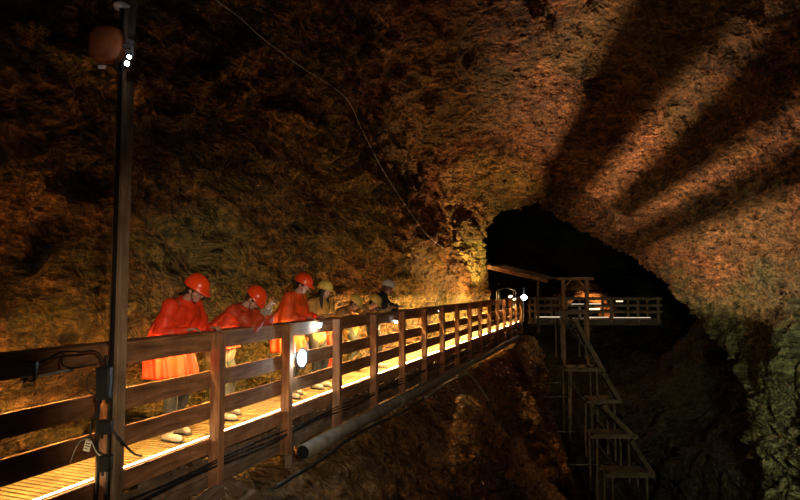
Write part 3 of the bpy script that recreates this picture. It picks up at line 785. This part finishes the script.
def person(label, loc, yaw, H=1.75, hipx=-.22, lean=25, headpitch=30, headyaw=0, hands=((.12,.22),(.12,-.22)), handz=1.17, feet=((-.1,.12),(-.02,-.12)),
           helmet='hel_o', hair='hair_d', long_hair=False, top='poncho', topmat='orange', legs='grey', boots='boot', sleeve=None, skin='skin', hem=.62, glasses=False,
           hand_pos=None, hip_drop=0.0, neck=22, bootlabel=None):
    s = H/1.75
    root = thing('person', label, 'person', loc, yaw, 'visitors in helmets leaning on the railing')
    S_ = PM[skin]
    # joints
    pel = V((hipx, 0, (.93*s-hip_drop)))
    a = math.radians(lean); up = V((math.sin(a), 0, math.cos(a)))
    mid = pel+up*.24*s+V((-.03,0,0)); chest = pel+up*.40*s; neckb = pel+up*.545*s
    a2 = math.radians(lean+neck); nu = V((math.sin(a2), 0, math.cos(a2)))
    headc = neckb+nu*.175*s+V((.015,0,.0))
    Rh = Euler((0, math.radians(headpitch), math.radians(headyaw))).to_matrix() if not headyaw else (Euler((0,0,math.radians(headyaw))).to_matrix() @ Euler((0, math.radians(headpitch), 0)).to_matrix())
    sh = [neckb-up*.055*s+V((0, y*.19*s, 0)) for y in (1, -1)]
    hp = []
    for k, (hx, hy) in enumerate(hands):
        if hand_pos and hand_pos[k]: hp.append(V(hand_pos[k]))
        else: hp.append(V((hx, hy, handz)))
    el = []; wr = []
    for k in range(2):
        e, w_ = ik(sh[k], hp[k], .30*s, .26*s, (-.25, .45 if k == 0 else -.45, -1)); el.append(e); wr.append(w_)
    hipj = [pel+V((0, y*.095*s, -.03)) for y in (1, -1)]
    ank = [V((feet[k][0], feet[k][1], .09)) for k in range(2)]
    kn = []
    for k in range(2):
        kk, _ = ik(hipj[k], ank[k], .43*s, .41*s, (1, .15*(1 if k == 0 else -1), 0)); kn.append(kk)
    # body
    bm = bmesh.new()
    ell_bm(bm, pel, (.12*s,.165*s,.13*s)); cap_bm(bm, pel, mid, .125*s, .12*s); ell_bm(bm, chest, (.125*s,.17*s,.17*s), Euler((0,a,0)).to_matrix())
    cap_bm(bm, sh[0], sh[1], .065*s); cap_bm(bm, neckb-nu*.04, headc-nu*.04, .057*s, .052*s)
    for k in range(2):
        cap_bm(bm, hipj[k], kn[k], .085*s, .058*s); cap_bm(bm, kn[k], ank[k], .055*s, .04*s)
        cap_bm(bm, ank[k]+V((-.03,0,-.05)), ank[k]+V((.15,.02*(1-2*k),-.06)), .035, .028)
        cap_bm(bm, sh[k], el[k], .05*s, .04*s); cap_bm(bm, el[k], wr[k], .038*s, .027*s)
        d = (wr[k]-el[k]).normalized(); side = V((0, -1 if k == 0 else 1, 0)); side = (side-d*side.dot(d)).normalized(); dn = d.cross(side); dn = dn if dn.z < 0 else -dn
        pc_ = wr[k]+d*.05
        ell_bm(bm, pc_, (.048,.04,.018), Matrix((d, side, d.cross(side))).transposed())
        for n_, ln in enumerate((.062,.075,.07,.052)):
            b0 = wr[k]+d*.085+side*(.030-.02*n_)
            b1 = b0+d*ln*.5+dn*.012; b2 = b1+d*ln*.25+dn*ln*.45
            cap_bm(bm, b0, b1, .0092, .0085, 8); cap_bm(bm, b1, b2, .0085, .0075, 8)
        t0 = wr[k]+d*.025+side*.03; t1 = t0+d*.03+side*.032; cap_bm(bm, t0, t1, .0115, .010, 8); cap_bm(bm, t1, t1+d*.03+dn*.01, .010, .0085, 8)
    H_ = lambda x, y, z: headc+Rh @ (V((x, y, z))*s)
    ell_bm(bm, headc+Rh @ V((-.008,0,.02)), (.098*s,.077*s,.108*s), Rh); ell_bm(bm, H_(.025,0,-.05), (.062*s,.056*s,.07*s), Rh)
    cap_bm(bm, H_(.05,0,-.09), H_(.062,0,-.092), .028*s, .022*s)                       # chin
    cap_bm(bm, H_(.082,0,.012), H_(.106,0,-.026), .010*s, .0145*s)                    # nose
    cap_bm(bm, H_(.078,-.018,-.06), H_(.078,.018,-.06), .0105*s)                      # lips
    for y in (-1, 1):
        cap_bm(bm, H_(.072,y*.03,.03), H_(.066,y*.045,.026), .012*s)                  # brow
        ell_bm(bm, H_(-.005,y*.079,-.012), (.018*s,.009*s,.031*s), Rh)                # ears
        cap_bm(bm, H_(.06,y*.035,-.03), H_(.04,y*.05,-.03), .02*s)                   # cheeks
    body = fuse('body', bm, S_, root, .0085, 3)
    for y in (-1, 1):
        bm = bmesh.new(); ell_bm(bm, H_(.079,y*.029,.010), (.011*s,.014*s,.009*s), Rh, 12); obj('eye', bm, PM['eye'], body, smooth=True)
        bm = bmesh.new(); ell_bm(bm, H_(.087,y*.030,.009), (.004*s,.006*s,.006*s), Rh, 10); obj('iris', bm, M['black'], body, smooth=True)
    # hair
    bm = bmesh.new()
    ell_bm(bm, H_(-.022,0,.028), (.098*s,.086*s,.108*s), Rh); ell_bm(bm, H_(-.055,0,-.035), (.05*s,.06*s,.055*s), Rh)
    for y in (-1, 1): ell_bm(bm, H_(.03,y*.074,.022), (.022*s,.010*s,.034*s), Rh)
    if long_hair:
        for y in (-1, 1):
            cap_bm(bm, H_(-.0,y*.075,.0), H_(.0,y*.085,-.09), .03*s, .036*s)
            cap_bm(bm, H_(.0,y*.085,-.09), neckb+V((.09, y*.09, -.13)), .036*s, .022*s)
        cap_bm(bm, H_(-.06,0,-.02), neckb+V((-.07,0,-.02)), .06*s, .05*s)
    fuse('hair', bm, PM[hair], body, .009, 3, lambda c, n: n*.004*noise.noise(c*90))
    # helmet
    bm = bmesh.new(); seg = 40
    rings = []
    for ii in range(13):
        e = PI/2*(1-ii/11) if ii < 12 else 0
        row = []
        for k in range(seg):
            f = 2*PI*k/seg; cx, cy = math.cos(f), math.sin(f)
            if ii < 11:
                rr = math.cos(e)**.92; x = .142*rr*cx; y = .118*rr*cy; z = .128*math.sin(e)
                if abs(y) < .03 and z > .04: z += .006*math.cos(y/.03*PI/2); x *= 1.02
            elif ii == 11: x = .145*cx; y = .12*cy; z = -.006
            else:
                pk = max(0, cx)**2.2
                x = (.150+.046*pk)*cx; y = .125*cy*(1+.03*pk); z = -.010-.018*pk
            row.append(bm.verts.new(headc+Rh @ (V((x-.006, y, z+.048))*s)))
        rings.append(row)
    bmesh.ops.remove_doubles(bm, verts=rings[0], dist=.0001)
    top_v = [v for v in rings[0] if v.is_valid][0]
    for k in range(seg):
        q_ = (rings[1][k], rings[1][(k+1)%seg])
        bm.faces.new((top_v, q_[0], q_[1]))
    for i_ in range(1, len(rings)-1):
        for k in range(seg): bm.faces.new((rings[i_][k], rings[i_][(k+1)%seg], rings[i_+1][(k+1)%seg], rings[i_+1][k]))
    hl = obj('helmet', bm, PM[helmet], root, smooth=True)
    mo = hl.modifiers.new('thick', 'SOLIDIFY'); mo.thickness = .004
    bm = bmesh.new()
    tube_bm(bm, [H_(.04,.078,.05), H_(.03,.082,-.02), H_(.05,.05,-.09), H_(.06,0,-.118), H_(.05,-.05,-.09), H_(.03,-.082,-.02), H_(.04,-.078,.05)], .0035, 6)
    obj('chin_strap', bm, M['black'], hl, smooth=True)
    if glasses:
        bm = bmesh.new()
        for y in (-1, 1):
            tube_bm(bm, [H_(.098+.0*k,y*.032+.024*math.cos(k*PI/4),.008+.017*math.sin(k*PI/4)) for k in range(9)], .0022, 6)
            tube_bm(bm, [H_(.094,y*.056,.012), H_(.04,y*.082,.012), H_(-.01,y*.086,.006)], .0022, 6, False)
        tube_bm(bm, [H_(.1,-.009,.012), H_(.1,.009,.012)], .0022, 6, False)
        obj('glasses', bm, M['metal'], root, smooth=True)
    # trousers
    bm = bmesh.new()
    ell_bm(bm, pel, (.135*s,.18*s,.14*s))
    for k in range(2):
        cap_bm(bm, hipj[k], kn[k], .10*s, .075*s); cap_bm(bm, kn[k], ank[k]+V((0,0,.10)), .074*s, .062*s)
    fuse('trousers', bm, PM[legs], root, .012, 4, lambda c, n: n*.010*noise.noise(V((c.x*8, c.y*8, c.z*16))))
    for k in range(2):
        bm = bmesh.new(); A2 = ank[k]
        sd = .02*(1-2*k)
        cap_bm(bm, A2+V((-.0,0,.16)), A2+V((0,0,-.0)), .062*s, .05*s); cap_bm(bm, A2+V((-.035,0,-.045)), A2+V((.15,sd,-.052)), .044, .037)
        ell_bm(bm, A2+V((.11,sd,-.045)), (.08,.048,.04))
        for v in bm.verts: v.co.z = max(v.co.z, .012)
        bt = fuse('boot', bm, PM[boots], root, .009, 3)
        bm = bmesh.new(); ell_bm(bm, A2+V((.065,sd*.6,-.078)), (.155,.053,.016)); obj('sole', bm, M['black'], bt, smooth=True)
    # sleeves / jacket under a poncho, or the jacket itself
    fold_n = random.uniform(0, 50)
    if top == 'poncho':
        for k in range(2):
            bm = bmesh.new(); cap_bm(bm, el[k], el[k]+(wr[k]-el[k])*.93, .055*s, .042*s); cap_bm(bm, sh[k], el[k], .06*s, .055*s)
            fuse('sleeve', bm, PM[sleeve or 'beige'], root, .011, 3, lambda c, n: n*.005*noise.noise(c*22))
        if sleeve == 'beige':
            bm = bmesh.new()
            for y in (-.06, .06): cap_bm(bm, mid+V((0,y,0)), pel+V((0,y,-.02)), .15*s, .17*s); cap_bm(bm, pel+V((0,y,-.02)), pel+V((.02,y,-.12)), .17*s, .165*s)
            fuse('jacket', bm, PM['beige'], root, .0125, 3, lambda c, n: n*.012*noise.noise(V((c.x*10, c.y*10, c.z*12))))
        bm = bmesh.new()
        hemc = V((pel.x+.03, 0, hem*s))
        path = [(neckb+nu*.045*s, .068, .075), (neckb+V((.0,0,-.005)), .10, .12), (neckb-up*.07*s, .135, .235), (chest+V((-.0,0,0)), .165, .27), (mid, .185, .285), (pel+V((-.01,0,0)), .205, .295), (hemc, .225, .31)]
        rings = []; seg = 56
        # thicken the path into more rings
        PP = [V(p[0]) for p in path]; RA = [(p[1], p[2]) for p in path]; nn = 6
        for i_ in range(len(PP)-1):
            for q_ in range(nn if i_ < len(PP)-2 else nn+1):
                f = q_/nn; c = PP[i_].lerp(PP[i_+1], f); ra = RA[i_][0]*(1-f)+RA[i_+1][0]*f; rb = RA[i_][1]*(1-f)+RA[i_+1][1]*f
                tt = (i_+f)/(len(PP)-1); tilt = a*(1-tt)**.8*1.0
                row = []
                for k in range(seg):
                    g_ = 2*PI*k/seg
                    w_ = 1+max(0, tt-.25)*.13*math.sin(g_*9+fold_n+2*math.sin(g_*2+fold_n))+max(0, tt-.3)*.06*math.sin(g_*17+fold_n*2)
                    p_ = V((ra*math.cos(g_)*w_*s, rb*math.sin(g_)*w_*s, 0))
                    p_ = Euler((0, tilt, 0)).to_matrix() @ p_
                    row.append(bm.verts.new(c+p_))
                rings.append(row)
        for i_ in range(len(rings)-1):
            for k in range(seg): bm.faces.new((rings[i_][k], rings[i_][(k+1)%seg], rings[i_+1][(k+1)%seg], rings[i_+1][k]))
        bm.faces.new(rings[0]); bm.faces.new(rings[-1])
        for k in range(2):
            m_ = el[k]+(wr[k]-el[k])*.45
            cap_bm(bm, sh[k]+V((0,0,.01)), el[k], .085*s, .088*s); cap_bm(bm, el[k], m_, .088*s, .075*s)
            cap_bm(bm, el[k]+V((-.02,0,-.03)), el[k]+V((-.08,-.03*(1-2*k),-.16)), .075*s, .05*s)
            cap_bm(bm, sh[k]+(el[k]-sh[k])*.5, chest+V((.02,0,-.1)), .10*s, .10*s)
        def fold(c, n):
            t_ = noise.noise(V((c.x*9+fold_n, c.y*9, c.z*2.2)))*.016 + noise.noise(V((c.x*20, c.y*20+fold_n, c.z*6)))*.006
            r_ = (1-abs(noise.noise(V((c.x*6, c.y*7, c.z*3+fold_n)))*2.4))
            return n*(t_+.010*max(-.5, r_))
        fuse('poncho', bm, PM[topmat], root, .0125, 2, fold)
    else:
        bm = bmesh.new()
        cap_bm(bm, pel+V((0,.05,-.10*s)), pel+V((0,-.05,-.10*s)), .15*s); cap_bm(bm, pel, mid, .165*s, .155*s); ell_bm(bm, chest, (.155*s,.205*s,.2*s), Euler((0,a,0)).to_matrix())
        cap_bm(bm, sh[0], sh[1], .088*s); cap_bm(bm, neckb-up*.05, neckb+nu*.04, .09*s, .07*s)
        if top == 'coat':
            cap_bm(bm, pel+V((0,.06,0)), pel+V((.02,.07,-.36*s)), .15*s, .13*s); cap_bm(bm, pel+V((0,-.06,0)), pel+V((.02,-.07,-.36*s)), .15*s, .13*s)
        for k in range(2): cap_bm(bm, sh[k], el[k], .078*s, .066*s); cap_bm(bm, el[k], el[k]+(wr[k]-el[k])*.95, .064*s, .046*s)
        fuse('coat' if top == 'coat' else 'jacket', bm, PM[topmat], root, .0125, 3, lambda c, n: n*(.012*noise.noise(V((c.x*10, c.y*10, c.z*14+fold_n)))+.005*noise.noise(c*30)))
    return root, dict(headc=headc, neckb=neckb, pel=pel)

def at_rail(px, o):
    """place on the deck, o metres inside the rail, where the rail plane is met at photo column px"""
    return W(600*4.33/(612-px), o, 0)
# nearest first
person('person in orange poncho and orange helmet with glasses, nearest to the tall pole, looking down', at_rail(208, .34), -TH, 1.77, hipx=-.14, lean=20, headpitch=28, neck=24,
       hands=((.26,.2),(.24,-.2)), handz=1.17, feet=((-.16,.14),(-.02,-.13)), glasses=True, legs='dark', hem=.66, topmat='orange', sleeve='orange')
person('person in dark orange poncho and helmet, bowed low with both hands near the face', at_rail(262, .36), -TH+.1, 1.74, hipx=-.24, lean=37, headpitch=48, neck=14,
       hand_pos=((.40,.10,1.36),(.42,-.05,1.34)), feet=((-.2,.14),(-.08,-.13)), legs='grey', hem=.86,  topmat='orange2', sleeve='beige', hair='hair_b', skin='skin2')
person('person in bright orange poncho and orange helmet with dark hair, third from pole', at_rail(319, .42), -TH+.05, 1.80, hipx=-.10, lean=14, headpitch=24, neck=20,
       hands=((.30,.2),(.30,-.2)), handz=1.17, feet=((-.1,.14),(0,-.13)), legs='dark', boots='boot', hem=.66, topmat='orange3', sleeve='orange')
person('person with long dark hair, yellow helmet and tan jacket, looking along the railing', at_rail(343, .40), -TH-.25, 1.68, hipx=-.10, lean=12, headpitch=12, headyaw=10, neck=14,
       hands=((.30,.16),(.30,-.18)), handz=1.17, feet=((-.08,.12),(0,-.12)), helmet='hel_y', long_hair=True, top='jacket', topmat='tan', legs='dark', boots='boot', skin='skin2')
person('person in yellow helmet and brown-tan jacket bent far over the handrail, nearer of two', at_rail(370, .46), -TH+.1, 1.64, hipx=-.34, lean=46, headpitch=38, neck=2, hip_drop=.02,
       hands=((.42,.24),(.42,-.18)), handz=1.17, feet=((-.40,.14),(-.28,-.12)), helmet='hel_y', top='jacket', topmat='tan2', legs='red', boots='boot2')
person('person in yellow helmet and tan jacket bent over handrail beside the dark-coated one', at_rail(388, .46), -TH+.1, 1.62, hipx=-.32, lean=44, headpitch=36, neck=4, hip_drop=.02,
       hands=((.42,.22),(.42,-.2)), handz=1.17, feet=((-.36,.14),(-.26,-.12)), helmet='hel_y', top='jacket', topmat='tan', legs='grey', boots='boot2')
person('person in long dark coat and white helmet with an arm stretched along the handrail', at_rail(399, .46), -TH+.35, 1.76, hipx=-.10, lean=22, headpitch=14, headyaw=15, neck=12,
       hand_pos=((.42,.62,1.19),(.38,-.12,1.19)), feet=((-.1,.14),(0,-.13)), helmet='hel_w', top='coat', topmat='navy', legs='dark', boots='boot', hair='hair_b')
# bars added around the floodlight, placed to throw the dark bands on the roof
rf = thing('rail_floodlight', 'floodlight behind added shadow bars, hung outside the distant railing, lighting the roof', 'lamp', W(23, -.28, .9))
LP = V(rf.location)+V((0,0,.12))
bm = bmesh.new(); bx(bm, .2,.16,.06,(0,0,-.06),bev=.008); obj('lamp_body', bm, M['box'], rf)
bm = bmesh.new(); bx(bm, .05,.3,.04,(-.05,.0,-.1),(0,0,TH*0)); obj('bracket', bm, M['metal'], rf)
spot(LP, (11, 20.5, 6.6), (1,.63,.36), 5500, 136, .016, .9)
def shadow_bar(A_, B_, w, dist=.4):
    A_ = V(A_)-LP; B_ = V(B_)-LP
    p = LP+A_.normalized()*dist; q_ = LP+B_.normalized()*dist
    e = (q_-p)*.2; p = p-e; q_ = q_+e
    d = q_-p; c = (p+q_)/2
    bm = bmesh.new(); bx(bm, d.length, w, .012)
    nrm = (c-LP).normalized()
    X = d.normalized(); Z = (nrm - X*nrm.dot(X)).normalized(); Y_ = Z.cross(X)
    R_ = Matrix((X, Y_, Z)).transposed()
    o = obj('added_shadow_bar', bm, M['box'], rf, c-V(rf.location), R_.to_euler())
shadow_bar((7.46,30.25,5.67), (7.35,14.8,8.9), .09)
shadow_bar((9.98,25.85,5.3), (8.85,13.0,6.76), .062)
shadow_bar((10.86,28.9,3.64), (11.1,16.5,5.0), .05)
shadow_bar((12.75,26.5,-.9), (10.85,16.4,-.9), .13)

# warm uplights along the walkway
spot(W(23.9,-.05,1.3), W(23,1.6,2.6), (1,.50,.19), 520, 104, .1)
spot(W(20.0,-.05,1.3), W(19.6,1.6,2.5), (1,.50,.19), 230, 100, .1)
spot(W(24.2,.1,1.3), (3.2,27.2,4.6), (1,.72,.24), 1200, 75, .08)
# warm fill lights added on the camera side, no lamp known there
point((-1.5,-2.0,3.2), (1,.72,.45), 12, .3)
spot((.9,-.6,2.5), (-1.15,8.2,.6), (1,.78,.54), 980, 45, .12, .8)
spot((6.6,8,-.4), (11.6,18.5,-.6), (.93,1,.66), 1900, 66, .3, .9)  # added greenish fill for the right-hand rock, no fixture
point(pc+V((.2,-1.0,.3)), (1,.5,.18), 130, .1)
# point lights added under the deck for the light leaking onto the rock
for Y in (7.4, 12.6, 15.5, 19):
    point(W(Y,.55,-.42), (1,.72,.36), 5 if Y < 9 else 7, .05)
# dim warm fills added low in the chasm for slope and scaffolding
spot((7.2,11.5,-1.5), (3.4,15.0,-3.3), (1,.68,.36), 230, 60, .2, .9)
point((6.0,21,-2), (1,.7,.45), 4, .2)
point(a1+V((.03,-.22,.02)), (.85,.9,1), .7, .02)

w = bpy.data.worlds.new('World'); sc.world = w; w.use_nodes = True
w.node_tree.nodes['Background'].inputs['Color'].default_value = (.012,.010,.008,1)
w.node_tree.nodes['Background'].inputs['Strength'].default_value = .3

cd = bpy.data.cameras.new('camera'); co = bpy.data.objects.new('camera', cd); C.objects.link(co)
co.location = (0,0,CAMZ); co.rotation_euler = (PI/2+PITCH, 0, 0)
cd.sensor_width = 36; cd.lens = 27; cd.clip_end = 300; cd.clip_start = .05
sc.camera = co
vs_ = sc.view_settings; vs_.view_transform = 'Standard'; vs_.look = 'None'; vs_.exposure = 0; vs_.gamma = 1
